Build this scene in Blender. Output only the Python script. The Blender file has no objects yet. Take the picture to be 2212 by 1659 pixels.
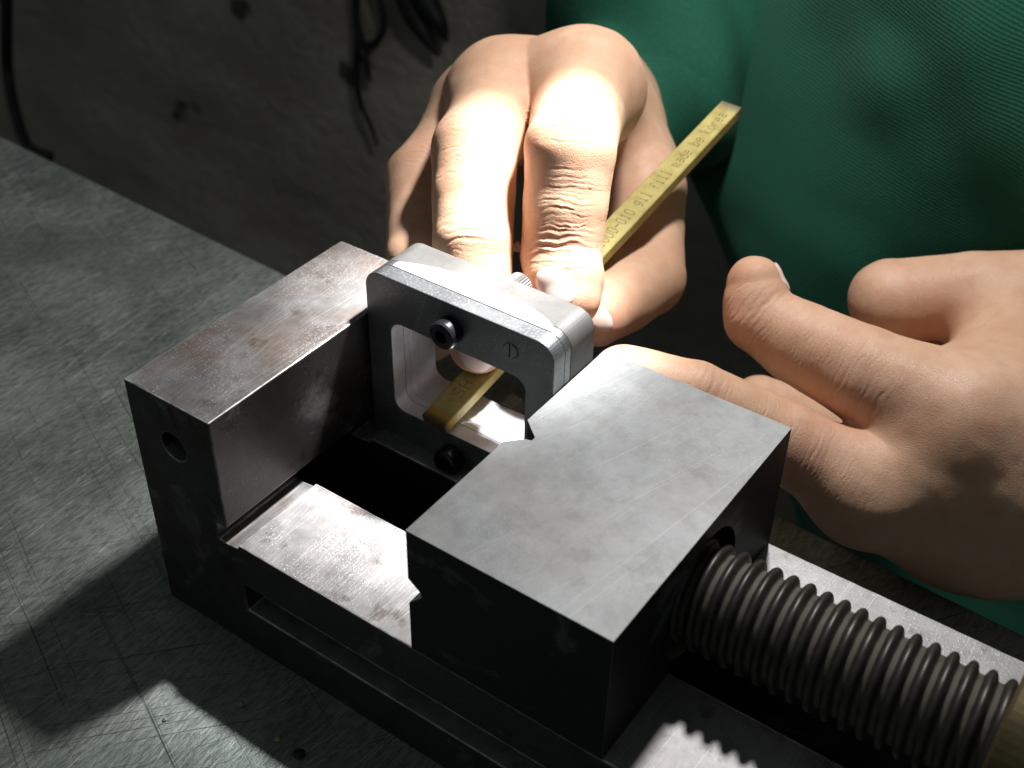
import bpy, bmesh, math, random
import numpy as np
from mathutils import Vector, Matrix

# ------------------------------------------------------------------ camera, world, lamp, exposure
S = 0.001                       # everything below is measured in millimetres
sc = bpy.context.scene
col = sc.collection
RC = np.array([[0.8164474, 0.57720505, 0.01574748],
               [0.36571825, -0.49581331, -0.78766702],
               [-0.44683756, 0.64884783, -0.6158999]])
EYE = np.array([168.677, -131.106, 242.228])
FPX, CX, CY = 2698.33, 1106.0, 829.5

cam_d = bpy.data.cameras.new('camera')
cam = bpy.data.objects.new('camera', cam_d)
col.objects.link(cam)
cam_d.sensor_width = 36.0
cam_d.lens = FPX / 2212.0 * 36.0
cam_d.clip_start = 0.01
cam_d.clip_end = 50.0
m = Matrix([[RC[0][i], -RC[1][i], -RC[2][i], EYE[i] * S] for i in range(3)] + [[0, 0, 0, 1]])
cam.matrix_world = m
cam_d.dof.use_dof = True
cam_d.dof.focus_distance = 0.285
cam_d.dof.aperture_fstop = 20.0
sc.camera = cam

world = bpy.data.worlds.new('World')
sc.world = world
world.use_nodes = True
bg = world.node_tree.nodes['Background']
bg.inputs[0].default_value = (0.80, 0.92, 0.95, 1)
bg.inputs[1].default_value = 0.062

LAMP = Vector((52 * S, 176 * S, 318 * S))
def spot(name, energy, size, blend, aim):          # one LED bench lamp: a wide spill and a tight core from the same head
    ld = bpy.data.lights.new(name, 'SPOT')
    ld.energy = energy
    ld.color = (1.0, 0.985, 0.99)
    ld.shadow_soft_size = 0.013
    ld.spot_size = math.radians(size)
    ld.spot_blend = blend
    o = bpy.data.objects.new(name, ld)
    col.objects.link(o)
    o.location = LAMP
    o.rotation_euler = (Vector(aim) * S - LAMP).to_track_quat('-Z', 'Y').to_euler()
spot('bench_lamp_spill', 2.7, 140, 1.0, (-22, 66, 60))
spot('bench_lamp_core', 15.5, 21, 1.0, (25, 82, 94))

sc.view_settings.view_transform = 'Standard'
sc.view_settings.look = 'None'
sc.view_settings.exposure = 0.35
sc.view_settings.gamma = 1.0
sc.view_settings.use_curve_mapping = False
sc.render.engine = 'CYCLES'
sc.cycles.max_bounces = 8
sc.cycles.use_denoising = True

rnd = random.Random(7)
rng = np.random.default_rng(7)

def pix(px, py, depth):
    """point (mm) seen at a pixel of the 2212 px wide picture, at a distance along the view"""
    u = np.array([(px - CX) / FPX, (py - CY) / FPX, 1.0]) * depth
    return RC.T @ u + EYE

def on(px, py, axis, val):
    u = RC.T @ np.array([(px - CX) / FPX, (py - CY) / FPX, 1.0])
    return EYE + u * (val - EYE[axis]) / u[axis]

# ------------------------------------------------------------------ object helpers
def props(o, label=None, cat=None, group=None, kind=None):
    if label: o['label'] = label
    if cat: o['category'] = cat
    if group: o['group'] = group
    if kind: o['kind'] = kind
    return o

def empty(name, loc=(0, 0, 0)):
    e = bpy.data.objects.new(name, None)
    e.empty_display_size = 0.02
    e.location = Vector(loc) * S
    col.objects.link(e)
    return e

def link(name, me, mat, parent=None, smooth=None):
    if mat is not None and not me.materials:
        me.materials.append(mat)
    o = bpy.data.objects.new(name, me)
    col.objects.link(o)
    if parent is not None:
        o.parent = parent
        o.matrix_parent_inverse = Matrix.Translation(-parent.location)
    if smooth is not None:
        me.polygons.foreach_set('use_smooth', [smooth] * len(me.polygons))
    return o

def bm_mesh(bm, name):
    me = bpy.data.meshes.new(name)
    bmesh.ops.recalc_face_normals(bm, faces=bm.faces)
    bm.to_mesh(me)
    bm.free()
    return me

def np_mesh(name, V, F, smooth=True):
    me = bpy.data.meshes.new(name)
    V = np.ascontiguousarray(V, dtype=np.float32) * np.float32(S)
    k = F.shape[1]
    me.vertices.add(len(V)); me.vertices.foreach_set('co', V.ravel())
    me.loops.add(F.size); me.loops.foreach_set('vertex_index', F.astype(np.int32).ravel())
    me.polygons.add(len(F))
    me.polygons.foreach_set('loop_start', np.arange(0, F.size, k, dtype=np.int32))
    me.polygons.foreach_set('loop_total', np.full(len(F), k, dtype=np.int32))
    me.polygons.foreach_set('use_smooth', np.full(len(F), smooth))
    me.update(calc_edges=True)
    me.validate()
    return me

def bm_box(bm, x0, x1, y0, y1, z0, z1):
    v = [bm.verts.new((x * S, y * S, z * S)) for x in (x0, x1) for y in (y0, y1) for z in (z0, z1)]
    for f in ((0, 1, 3, 2), (4, 6, 7, 5), (0, 4, 5, 1), (2, 3, 7, 6), (0, 2, 6, 4), (1, 5, 7, 3)):
        bm.faces.new([v[i] for i in f])

def bm_prism(bm, poly, axis, a, b):
    """extrude a 2-d outline along an axis (0 x, 1 y, 2 z)"""
    def P(u, v, w):
        return {0: (w, u, v), 1: (u, w, v), 2: (u, v, w)}[axis]
    A = [bm.verts.new(Vector(P(u, v, a)) * S) for u, v in poly]
    B = [bm.verts.new(Vector(P(u, v, b)) * S) for u, v in poly]
    n = len(poly)
    bm.faces.new(A); bm.faces.new(B[::-1])
    for i in range(n):
        j = (i + 1) % n
        bm.faces.new((A[i], B[i], B[j], A[j]))

def round_rect(x0, x1, z0, z1, r, n=7):
    out = []
    for cx, cz, a0 in ((x1 - r, z1 - r, 0), (x0 + r, z1 - r, 90), (x0 + r, z0 + r, 180), (x1 - r, z0 + r, 270)):
        for i in range(n + 1):
            a = math.radians(a0 + 90 * i / n)
            out.append((cx + r * math.cos(a), cz + r * math.sin(a)))
    return out

def bm_cyl(bm, p, d, r0, r1, L, n=32, prof=None):
    """solid of revolution from p along d; prof = [(t mm, radius)]"""
    d = Vector(d).normalized()
    a = d.orthogonal().normalized(); b = d.cross(a)
    prof = prof or [(0, r0), (L, r1)]
    rings = []
    for t, r in prof:
        c = Vector(p) + d * t
        rings.append([bm.verts.new((c + (a * math.cos(2 * math.pi * i / n) + b * math.sin(2 * math.pi * i / n)) * max(r, 1e-4)) * S) for i in range(n)])
    for k in range(len(rings) - 1):
        for i in range(n):
            j = (i + 1) % n
            bm.faces.new((rings[k][i], rings[k][j], rings[k + 1][j], rings[k + 1][i]))
    bm.faces.new(rings[0][::-1]); bm.faces.new(rings[-1])

def tube(name, pts, rad, mat, parent=None, n=10, sub=8):
    P = [Vector(p) for p in pts]
    R = rad if isinstance(rad, (list, tuple)) else [rad] * len(P)
    path, rr = [], []
    for i in range(len(P) - 1):
        p0 = P[max(i - 1, 0)]; p1 = P[i]; p2 = P[i + 1]; p3 = P[min(i + 2, len(P) - 1)]
        for k in range(sub):
            t = k / sub
            path.append(0.5 * ((2 * p1) + (p2 - p0) * t + (2 * p0 - 5 * p1 + 4 * p2 - p3) * t * t + (-p0 + 3 * p1 - 3 * p2 + p3) * t ** 3))
            rr.append(R[i] + (R[i + 1] - R[i]) * t)
    path.append(P[-1]); rr.append(R[-1])
    bm = bmesh.new(); rings = []; a = None
    for i, p in enumerate(path):
        d = (path[min(i + 1, len(path) - 1)] - path[max(i - 1, 0)]).normalized()
        a = d.orthogonal().normalized() if a is None else (a - d * a.dot(d)).normalized()
        b = d.cross(a)
        rings.append([bm.verts.new((p + (a * math.cos(2 * math.pi * j / n) + b * math.sin(2 * math.pi * j / n)) * rr[i]) * S) for j in range(n)])
    for k in range(len(rings) - 1):
        for i in range(n):
            j = (i + 1) % n
            bm.faces.new((rings[k][i], rings[k][j], rings[k + 1][j], rings[k + 1][i]))
    bm.faces.new(rings[0][::-1]); bm.faces.new(rings[-1])
    return link(name, bm_mesh(bm, name), mat, parent, True)

def cut_and_bevel(bm, cutters, width=0.35, seg=2, angle=35, edge=None, mats=None):
    """boolean-cut and bevel, returning plain mesh data; the cutters are removed again"""
    o = bpy.data.objects.new('tmp', bm_mesh(bm, 'tmp')); col.objects.link(o)
    cs = []
    for cb in cutters:
        c = bpy.data.objects.new('cut', bm_mesh(cb, 'cut')); col.objects.link(c); cs.append(c)
        md = o.modifiers.new('b', 'BOOLEAN'); md.object = c; md.operation = 'DIFFERENCE'; md.solver = 'EXACT'
    if width:
        md = o.modifiers.new('v', 'BEVEL'); md.width = width * S; md.segments = seg
        if edge is not None:
            o.data.materials.append(mats); o.data.materials.append(edge); md.material = 1
        md.limit_method = 'ANGLE'; md.angle_limit = math.radians(angle); md.harden_normals = False
    dg = bpy.context.evaluated_depsgraph_get()
    me = bpy.data.meshes.new_from_object(o.evaluated_get(dg))
    for x in [o] + cs:
        d = x.data; bpy.data.objects.remove(x); bpy.data.meshes.remove(d)
    if edge is None: me.materials.clear()
    return me

# ------------------------------------------------------------------ materials
class NT:
    def __init__(s, name):
        s.m = bpy.data.materials.new(name); s.m.use_nodes = True
        s.t = s.m.node_tree; s.b = s.t.nodes['Principled BSDF']
        s.tc = s.t.nodes.new('ShaderNodeTexCoord')
    def n(s, typ, **kw):
        nd = s.t.nodes.new(typ)
        for k, v in kw.items():
            if k.startswith('i_'): s.put(nd.inputs[k[2:].replace('_', ' ')], v)
            else: setattr(nd, k, v)
        return nd
    def put(s, sock, v):
        if hasattr(v, 'is_linked') or isinstance(v, bpy.types.NodeSocket): s.t.links.new(v, sock)
        else: sock.default_value = v
    def obj(s, scale=(1, 1, 1), rot=(0, 0, 0), loc=(0, 0, 0)):
        mp = s.n('ShaderNodeMapping'); s.t.links.new(s.tc.outputs['Object'], mp.inputs[0])
        mp.inputs['Scale'].default_value = scale; mp.inputs['Rotation'].default_value = rot; mp.inputs['Location'].default_value = loc
        return mp.outputs[0]
    def noise(s, vec, scale, detail=4, rough=0.55, dist=0.0):
        nd = s.n('ShaderNodeTexNoise'); s.t.links.new(vec, nd.inputs['Vector'])
        nd.inputs['Scale'].default_value = scale; nd.inputs['Detail'].default_value = detail
        nd.inputs['Roughness'].default_value = rough; nd.inputs['Distortion'].default_value = dist
        return nd.outputs['Fac']
    def ramp(s, fac, stops, interp='LINEAR'):
        nd = s.n('ShaderNodeValToRGB'); s.t.links.new(fac, nd.inputs[0]); cr = nd.color_ramp; cr.interpolation = interp
        while len(cr.elements) < len(stops): cr.elements.new(0.5)
        for e, (p, c) in zip(cr.elements, stops):
            e.position = p; e.color = (c, c, c, 1) if isinstance(c, (int, float)) else (*c, 1)
        return nd.outputs[0]
    def math(s, op, a, b=0.0, c=0.0, clamp=False):
        nd = s.n('ShaderNodeMath', operation=op); nd.use_clamp = clamp
        for i, v in enumerate((a, b, c)): s.put(nd.inputs[i], v)
        return nd.outputs[0]
    def mix(s, fac, a, b, mode='MIX'):
        nd = s.n('ShaderNodeMix', data_type='RGBA', blend_type=mode)
        s.put(nd.inputs['Factor'], fac)
        s.put(nd.inputs[6], a if not isinstance(a, tuple) else (*a, 1)); s.put(nd.inputs[7], b if not isinstance(b, tuple) else (*b, 1))
        return nd.outputs[2]
    def bump(s, h, strength, dist, normal=None):
        nd = s.n('ShaderNodeBump'); s.put(nd.inputs['Height'], h); nd.inputs['Strength'].default_value = strength
        nd.inputs['Distance'].default_value = dist * S
        if normal is not None: s.t.links.new(normal, nd.inputs['Normal'])
        return nd.outputs[0]
    def set(s, **kw):
        for k, v in kw.items():
            sk = s.b.inputs[k.replace('_', ' ')]
            s.put(sk, (*v, 1) if sk.type == 'RGBA' and isinstance(v, tuple) and len(v) == 3 else v)
        return s.m
    def scratches(s, specs, plane='xy'):
        """thin streaks: noise stretched along a direction and thresholded; specs = (angle deg, length scale, width scale, threshold, seed)"""
        out = None
        wob = s.n('ShaderNodeTexNoise'); s.t.links.new(s.tc.outputs['Object'], wob.inputs['Vector']); wob.inputs['Scale'].default_value = 14; wob.inputs['Detail'].default_value = 1
        ad = s.n('ShaderNodeVectorMath', operation='MULTIPLY_ADD'); s.t.links.new(wob.outputs['Color'], ad.inputs[0]); ad.inputs[1].default_value = (0.004,) * 3; s.t.links.new(s.tc.outputs['Object'], ad.inputs[2]); wb = ad.outputs[0]
        for ang, ls, ws, th, sd in specs:
            rot = {'xy': (0, 0, math.radians(ang)), 'xz': (0, math.radians(ang), 0), 'yz': (math.radians(ang), 0, 0)}[plane]
            sca = {'xy': (ls, ws, 0.01), 'xz': (ls, 0.01, ws), 'yz': (0.01, ls, ws)}[plane]
            mp0 = s.n('ShaderNodeMapping'); s.t.links.new(wb, mp0.inputs[0]); mp0.inputs['Rotation'].default_value = rot
            mp = s.n('ShaderNodeMapping'); s.t.links.new(mp0.outputs[0], mp.inputs[0]); mp.inputs['Scale'].default_value = sca; mp.inputs['Location'].default_value = (sd, sd * 1.7, sd * .3)
            f = s.noise(mp.outputs[0], 1.0, 1, 0.4)
            r = s.ramp(f, [(th, 0.0), (min(th + 0.025, 1), 1.0)])
            out = r if out is None else s.math('MAXIMUM', out, r)
        return out

def steel(name, base, dark, rough=0.45, metal=0.9, rust=0.0, speck=0.0, scale=1.0, brush=None, bump=0.25, side=1.0, rust_x=None):
    s = NT(name)
    v = s.obj()
    a = s.noise(v, 55 * scale, 6, 0.62, 0.3)
    b = s.noise(s.obj(loc=(3, 1, 2)), 16 * scale, 3, 0.5)
    c = s.noise(v, 420 * scale, 3, 0.6)
    colr = s.mix(s.ramp(a, [(0.34, 0.0), (0.62, 1.0)]), dark, base)
    colr = s.mix(s.ramp(b, [(0.45, 0.0), (0.66, 0.55)]), colr, tuple(min(1, x * 1.35) for x in base))
    fine = s.noise(s.obj(loc=(.2, .7, .4)), 150, 10, 0.78)
    colr = s.mix(s.ramp(fine, [(0.36, 0.4), (0.52, 0.0)]), colr, tuple(x * 0.7 for x in dark))
    colr = s.mix(s.ramp(fine, [(0.54, 0.0), (0.74, 0.4)]), colr, tuple(min(1, x * 1.4) for x in base))
    if rust:
        rm = s.ramp(s.noise(s.obj(loc=(7, 3, 1)), 38 * scale, 5, 0.6, 0.4), [(0.42, 0.0), (0.64, rust)])
        if rust_x is not None:
            sp_ = s.n('ShaderNodeSeparateXYZ'); s.t.links.new(s.tc.outputs['Object'], sp_.inputs[0])
            rxm = s.ramp(s.math('MULTIPLY_ADD', sp_.outputs[0], 50.0, 0.5), [(0.5 + rust_x * 0.05 - 0.03, 1.0), (0.5 + rust_x * 0.05, 0.22)])
            rm = s.math('MULTIPLY', rm, rxm)
        colr = s.mix(rm, colr, (0.20, 0.105, 0.05))
        rm2 = s.ramp(s.noise(s.obj(loc=(1, 9, 4)), 130, 4, 0.6), [(0.6, 0.0), (0.7, rust)])
        colr = s.mix(rm2, colr, (0.09, 0.045, 0.02))
    rg = s.math('MULTIPLY_ADD', a, 0.26, rough - 0.13)
    hgt = s.math('ADD', s.math('MULTIPLY_ADD', c, 0.5, a), s.math('MULTIPLY', fine, 0.8))
    if speck:
        sp = s.math('MULTIPLY', s.ramp(s.noise(v, 1700, 2, 0.6), [(0.56, 0.0), (0.66, 1.0)]), s.ramp(s.noise(s.obj(loc=(5, 5, 2)), 45, 3, 0.6), [(0.45, 0.0), (0.6, 1.0)]))
        colr = s.mix(s.math('MULTIPLY', sp, speck), colr, (0.75, 0.75, 0.76))
        hgt = s.math('MULTIPLY_ADD', sp, 0.7, hgt)
    if brush:
        br = s.scratches(brush)
        if side < 1:
            g0 = s.n('ShaderNodeNewGeometry'); x0 = s.n('ShaderNodeSeparateXYZ'); s.t.links.new(g0.outputs['True Normal'], x0.inputs[0])
            br = s.math('MULTIPLY', br, s.ramp(x0.outputs[2], [(0.6, 0.0), (0.8, 1.0)]))
        colr = s.mix(s.math('MULTIPLY', br, 0.2), colr, tuple(min(1, x * 2.2) for x in base))
        hgt = s.math('MULTIPLY_ADD', br, -0.2, hgt)
    if side < 1:                     # shade put into the colour: side faces darkened, except worn patches
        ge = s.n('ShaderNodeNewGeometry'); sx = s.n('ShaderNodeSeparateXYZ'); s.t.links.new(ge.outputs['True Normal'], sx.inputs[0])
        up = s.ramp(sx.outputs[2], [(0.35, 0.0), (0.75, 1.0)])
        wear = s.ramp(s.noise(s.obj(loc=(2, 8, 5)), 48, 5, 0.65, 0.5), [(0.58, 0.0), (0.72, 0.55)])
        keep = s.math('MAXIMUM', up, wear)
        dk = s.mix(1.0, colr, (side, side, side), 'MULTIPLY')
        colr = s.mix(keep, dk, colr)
    s.set(Base_Color=colr, Metallic=metal, Roughness=rg, Normal=s.bump(hgt, bump, 0.25))
    return s.m

M = {}
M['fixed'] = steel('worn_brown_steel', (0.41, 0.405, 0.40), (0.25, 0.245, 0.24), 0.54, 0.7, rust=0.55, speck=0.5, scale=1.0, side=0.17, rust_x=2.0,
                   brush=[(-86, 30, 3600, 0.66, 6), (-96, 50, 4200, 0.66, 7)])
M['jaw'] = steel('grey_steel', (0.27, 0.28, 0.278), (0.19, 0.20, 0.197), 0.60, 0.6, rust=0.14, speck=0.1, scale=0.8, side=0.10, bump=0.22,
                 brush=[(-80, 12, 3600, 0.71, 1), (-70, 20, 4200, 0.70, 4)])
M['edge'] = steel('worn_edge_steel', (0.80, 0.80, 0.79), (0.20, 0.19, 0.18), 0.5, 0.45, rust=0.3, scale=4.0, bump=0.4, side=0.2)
def screw_mat():
    s = NT('oiled_screw_steel')
    a = s.noise(s.obj(), 300, 5, 0.65); at = s.n('ShaderNodeAttribute', attribute_name='root')
    c = s.mix(s.ramp(a, [(0.3, 0.0), (0.7, 1.0)]), (0.04, 0.038, 0.033), (0.08, 0.074, 0.065))
    k = s.math('MULTIPLY', at.outputs['Fac'], s.ramp(a, [(0.35, 0.55), (0.6, 1.0)]))
    c = s.mix(k, c, (0.105, 0.095, 0.068))
    s.set(Base_Color=c, Metallic=s.math('MULTIPLY_ADD', k, -0.6, 0.62), Roughness=s.math('MULTIPLY_ADD', k, 0.42, 0.43), Normal=s.bump(a, 0.3, 0.2))
    return s.m
M['screw'] = screw_mat()
M['brass'] = steel('dull_brass', (0.12, 0.10, 0.045), (0.075, 0.06, 0.028), 0.55, 0.6, rust=0.2, scale=2.0)
M['alu'] = steel('machined_plate', (0.215, 0.225, 0.23), (0.165, 0.172, 0.178), 0.42, 0.85, scale=1.5, speck=0.25, bump=0.12,
                 brush=[(3, 14, 4200, 0.69, 2), (-12, 20, 3600, 0.72, 3)])
M['shim'] = steel('ground_bright_plate', (0.55, 0.55, 0.57), (0.45, 0.45, 0.47), 0.5, 0.6, scale=2.0, bump=0.1)
M['back'] = steel('matt_grey_plate', (0.115, 0.112, 0.105), (0.092, 0.09, 0.084), 0.6, 0.35, scale=1.6, bump=0.12)
M['inner'] = steel('lit_tone_bore', (0.80, 0.80, 0.83), (0.66, 0.66, 0.70), 0.45, 0.45, scale=3.0, bump=0.3)  # window walls raised in colour to look lit and bounce more light
M['bolt'] = steel('black_oxide_bolt', (0.045, 0.045, 0.05), (0.02, 0.02, 0.022), 0.30, 0.7, scale=3.0, bump=0.1)

def flat(name, c, rough=0.6, metal=0.0, var=0.3, scale=120, bump=0.2):
    s = NT(name); a = s.noise(s.obj(), scale, 5, 0.6)
    s.set(Base_Color=s.mix(a, tuple(x * (1 - var) for x in c), tuple(x * (1 + var) for x in c)), Roughness=rough, Metallic=metal, Normal=s.bump(a, bump, 0.3))
    return s.m
M['cable'] = flat('black_rubber', (0.006, 0.006, 0.007), 0.6)
M['ink'] = flat('dark_print', (0.10, 0.078, 0.03), 0.8)
M['chip'] = flat('grey_chip', (0.25, 0.26, 0.26), 0.5, 0.5)
M['dirt'] = flat('black_grease', (0.012, 0.012, 0.012), 0.6)

# abrasive stone: yellow, the frame bar's shadow painted on its near end
def stone_mat():
    s = NT('yellow_abrasive_stone')
    a = s.noise(s.obj(), 260, 5, 0.65); b = s.noise(s.obj(), 60, 3, 0.5)
    c = s.mix(s.ramp(a, [(0.3, 0.0), (0.7, 1.0)]), (0.37, 0.295, 0.08), (0.54, 0.455, 0.155))
    c = s.mix(s.ramp(b, [(0.5, 0.0), (0.75, 0.5)]), c, (0.66, 0.58, 0.24))
    at = s.n('ShaderNodeAttribute', attribute_name='near_shade')
    k = s.math('MULTIPLY_ADD', a, 0.35, s.math('SUBTRACT', at.outputs['Fac'], 0.17))
    c = s.mix(s.ramp(k, [(0.12, 0.0), (0.42, 0.8)]), c, (0.50, 0.27, 0.015))
    c = s.mix(s.ramp(k, [(0.5, 0.0), (0.92, 0.92)]), c, (0.06, 0.04, 0.02))
    wn = s.n('ShaderNodeAttribute', attribute_name='worn')
    c = s.mix(s.math('MULTIPLY', wn.outputs['Fac'], 0.85), c, (0.07, 0.062, 0.062))
    s.set(Base_Color=c, Roughness=0.62, Normal=s.bump(a, 0.35, 0.12))
    return s.m
M['stone'] = stone_mat()

def table_mat():
    s = NT('scratched_green_grey_metal')
    v = s.obj()
    a = s.noise(v, 22, 6, 0.6, 0.4); b = s.noise(s.obj(loc=(2, 4, 0)), 7, 3, 0.5); g = s.noise(s.obj(scale=(1, 0.28, 1), rot=(0, 0, math.radians(-8))), 900, 5, 0.65)
    c = s.mix(s.ramp(a, [(0.33, 0.0), (0.66, 1.0)]), (0.19, 0.235, 0.21), (0.46, 0.505, 0.465))
    c = s.mix(s.ramp(b, [(0.5, 0.0), (0.7, 0.5)]), c, (0.27, 0.28, 0.22))
    lite = s.scratches([(-88, 30, 3400, 0.66, 1), (-98, 22, 2800, 0.68, 2), (-80, 60, 4600, 0.64, 3), (-107, 16, 2600, 0.70, 5), (-40, 24, 3200, 0.71, 8)])
    dark = s.scratches([(-60, 8, 2200, 0.70, 11), (20, 12, 2600, 0.71, 12), (-50, 14, 2400, 0.70, 13)])
    patch = s.ramp(s.noise(s.obj(loc=(6, 2, 0)), 13, 3, 0.6, 0.6), [(0.40, 0.12), (0.62, 1.0)])
    lite = s.math('MULTIPLY', lite, patch)
    c = s.mix(s.math('MULTIPLY', lite, 0.7), c, (0.70, 0.72, 0.70))
    c = s.mix(s.math('MULTIPLY', dark, 0.75), c, (0.035, 0.045, 0.04))
    gf = s.ramp(g, [(0.40, 0.4), (0.52, 0.0)]); c = s.mix(gf, c, (0.07, 0.085, 0.075))
    gl = s.ramp(g, [(0.56, 0.0), (0.70, 0.4)]); c = s.mix(gl, c, (0.48, 0.51, 0.48))
    stain = s.ramp(s.noise(s.obj(loc=(1.3, 0.4, 0)), 26, 2, 0.4), [(0.70, 0.0), (0.76, 0.7)])
    c = s.mix(stain, c, (0.07, 0.06, 0.045))
    h = s.math('ADD', s.math('MULTIPLY', g, 1.1), s.math('MULTIPLY', a, 0.6))
    h = s.math('ADD', h, s.math('MULTIPLY', lite, 0.5)); h = s.math('SUBTRACT', h, s.math('MULTIPLY', dark, 0.5))
    r = s.math('ADD', s.math('MULTIPLY_ADD', a, 0.25, 0.40), s.math('MULTIPLY', dark, 0.2))
    s.set(Base_Color=c, Metallic=0.72, Roughness=r, Normal=s.bump(h, 0.75, 0.30))
    return s.m
M['table'] = table_mat()

def wall_mat():
    s = NT('rough_dingy_plaster')
    v = s.obj()
    a = s.noise(v, 95, 8, 0.66, 0.3); b = s.noise(s.obj(scale=(1, 1, 2.2)), 9, 4, 0.55); p = s.noise(s.obj(loc=(4, 0, 2)), 26, 2, 0.4)
    c = s.mix(s.ramp(b, [(0.35, 0.0), (0.7, 1.0)]), (0.28, 0.25, 0.20), (0.44, 0.405, 0.335))
    c = s.mix(s.ramp(p, [(0.69, 0.0), (0.74, 0.9)]), c, (0.04, 0.035, 0.03))
    s.set(Base_Color=c, Roughness=0.9, Normal=s.bump(a, 0.9, 5.0))
    return s.m
M['wall'] = wall_mat()
M['floor'] = flat('dark_floor', (0.05, 0.05, 0.047), 0.8)

def cloth_mat():
    s = NT('green_pique_cloth')
    sep = s.n('ShaderNodeSeparateXYZ'); wob = s.n('ShaderNodeTexNoise'); s.t.links.new(s.obj(), wob.inputs['Vector']); wob.inputs['Scale'].default_value = 18; wob.inputs['Detail'].default_value = 2
    ad = s.n('ShaderNodeVectorMath', operation='MULTIPLY_ADD'); s.t.links.new(wob.outputs['Color'], ad.inputs[0]); ad.inputs[1].default_value = (0.012,) * 3; s.t.links.new(s.obj(), ad.inputs[2])
    s.t.links.new(ad.outputs[0], sep.inputs[0])
    p = 2 * math.pi / 0.00170; q = 2 * math.pi / 0.00125
    u = s.math('ADD', s.math('MULTIPLY', sep.outputs[0], 0.92), s.math('MULTIPLY', sep.outputs[1], -0.30))
    w = s.math('ADD', sep.outputs[2], s.math('MULTIPLY', u, 0.16))
    row = s.math('FLOOR', s.math('DIVIDE', w, 0.00125)); odd = s.math('MULTIPLY', s.math('MODULO', row, 2.0), math.pi)
    su = s.math('SINE', s.math('ADD', s.math('MULTIPLY', u, p), odd)); sw = s.math('SINE', s.math('MULTIPLY', w, q))
    h = s.math('ADD', s.math('MULTIPLY', su, 0.6), s.math('MULTIPLY', sw, 0.7))
    fz = s.noise(s.obj(), 900, 3, 0.7)
    h = s.math('MULTIPLY_ADD', fz, 2.2, h)
    t = s.math('MULTIPLY_ADD', h, 0.11, 0.30, clamp=True)
    c = s.mix(t, (0.004, 0.076, 0.042), (0.012, 0.20, 0.112))
    c = s.mix(s.ramp(s.noise(s.obj(), 12, 4, 0.6), [(0.4, 0.0), (0.7, 0.35)]), c, (0.009, 0.135, 0.078))
    s.set(Base_Color=c, Roughness=0.92, Sheen_Weight=0.1, Normal=s.bump(h, 0.22, 0.35))
    return s.m
M['cloth'] = cloth_mat()
M['sleeve'] = flat('green_sleeve_cloth', (0.005, 0.088, 0.05), 0.92, 0.0, 0.35, 700, 0.5)

def skin_mat():
    s = NT('skin')
    v = s.obj()
    a = s.noise(v, 60, 4, 0.55); f = s.noise(v, 1500, 3, 0.6)
    at = s.n('ShaderNodeAttribute', attribute_name='red')
    cr = s.n('ShaderNodeAttribute', attribute_name='crease')
    c = s.mix(s.ramp(a, [(0.35, 0.0), (0.68, 1.0)]), (0.62, 0.375, 0.235), (0.72, 0.47, 0.315))
    mo = s.ramp(s.noise(s.obj(loc=(.3, .1, .7)), 210, 4, 0.65), [(0.42, 0.0), (0.7, 0.5)])
    c = s.mix(mo, c, (0.60, 0.30, 0.19))
    c = s.mix(s.math('MULTIPLY', at.outputs['Fac'], 0.85), c, (0.64, 0.27, 0.18))
    c = s.mix(s.math('MULTIPLY', cr.outputs['Fac'], 0.45), c, (0.42, 0.17, 0.09))
    vo = s.n('ShaderNodeTexVoronoi', feature='DISTANCE_TO_EDGE'); s.t.links.new(s.obj(), vo.inputs['Vector']); vo.inputs['Scale'].default_value = 1900
    cell = s.ramp(vo.outputs['Distance'], [(0.0, 0.0), (0.12, 1.0)])
    h = s.math('MULTIPLY_ADD', cell, 0.55, f)
    s.set(Base_Color=c, Roughness=s.math('MULTIPLY_ADD', f, 0.25, 0.36), Normal=s.bump(h, 0.55, 0.14),
          Subsurface_Weight=0.22, Subsurface_Radius=(1.0, 0.36, 0.16), Subsurface_Scale=0.0018, Specular_IOR_Level=0.45)
    return s.m
M['skin'] = skin_mat()

def nail_mat():
    s = NT('fingernail')
    a = s.noise(s.obj(), 90, 3, 0.5)
    s.set(Base_Color=s.mix(a, (0.72, 0.52, 0.45), (0.80, 0.64, 0.57)), Roughness=0.28, Subsurface_Weight=0.25, Subsurface_Radius=(1.0, 0.4, 0.25), Subsurface_Scale=0.0012)
    return s.m
M['nail'] = nail_mat()

# ------------------------------------------------------------------ setting: table, floor, wall
bm = bmesh.new(); bm_box(bm, -700, 700, -560, 0, -32, 0)
tb = link('table', cut_and_bevel(bm, [], 1.2, 2), M['table']); props(tb, kind='structure')
tb.location = Vector((0, 123.5, 0)) * S; tb.rotation_euler = (0, 0, -0.041)
bm = bmesh.new(); bm_box(bm, -2600, 2600, -1500, 1500, -772, -750)
props(link('floor', bm_mesh(bm, 'floor'), M['floor']), kind='structure')
WY = 400.0
bm = bmesh.new()
nx, nz = 150, 60
gv = {}
for i in range(nx + 1):
    for k in range(nz + 1):
        x = -1500 + 3000 * i / nx; z = -750 + 2000 * k / nz
        gv[i, k] = bm.verts.new((x * S, (WY + 3 * math.sin(x * .021 + z * .013) + 2 * math.sin(z * .05 + x * .017)) * S, z * S))
for i in range(nx):
    for k in range(nz):
        bm.faces.new((gv[i, k], gv[i + 1, k], gv[i + 1, k + 1], gv[i, k + 1]))
wme = bpy.data.meshes.new('wall'); bm.normal_update()
if sum(f.normal.y for f in bm.faces) > 0: bmesh.ops.reverse_faces(bm, faces=bm.faces)
bm.to_mesh(wme); bm.free()
wl = link('wall', wme, M['wall'], None, True); props(wl, kind='structure')
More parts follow.
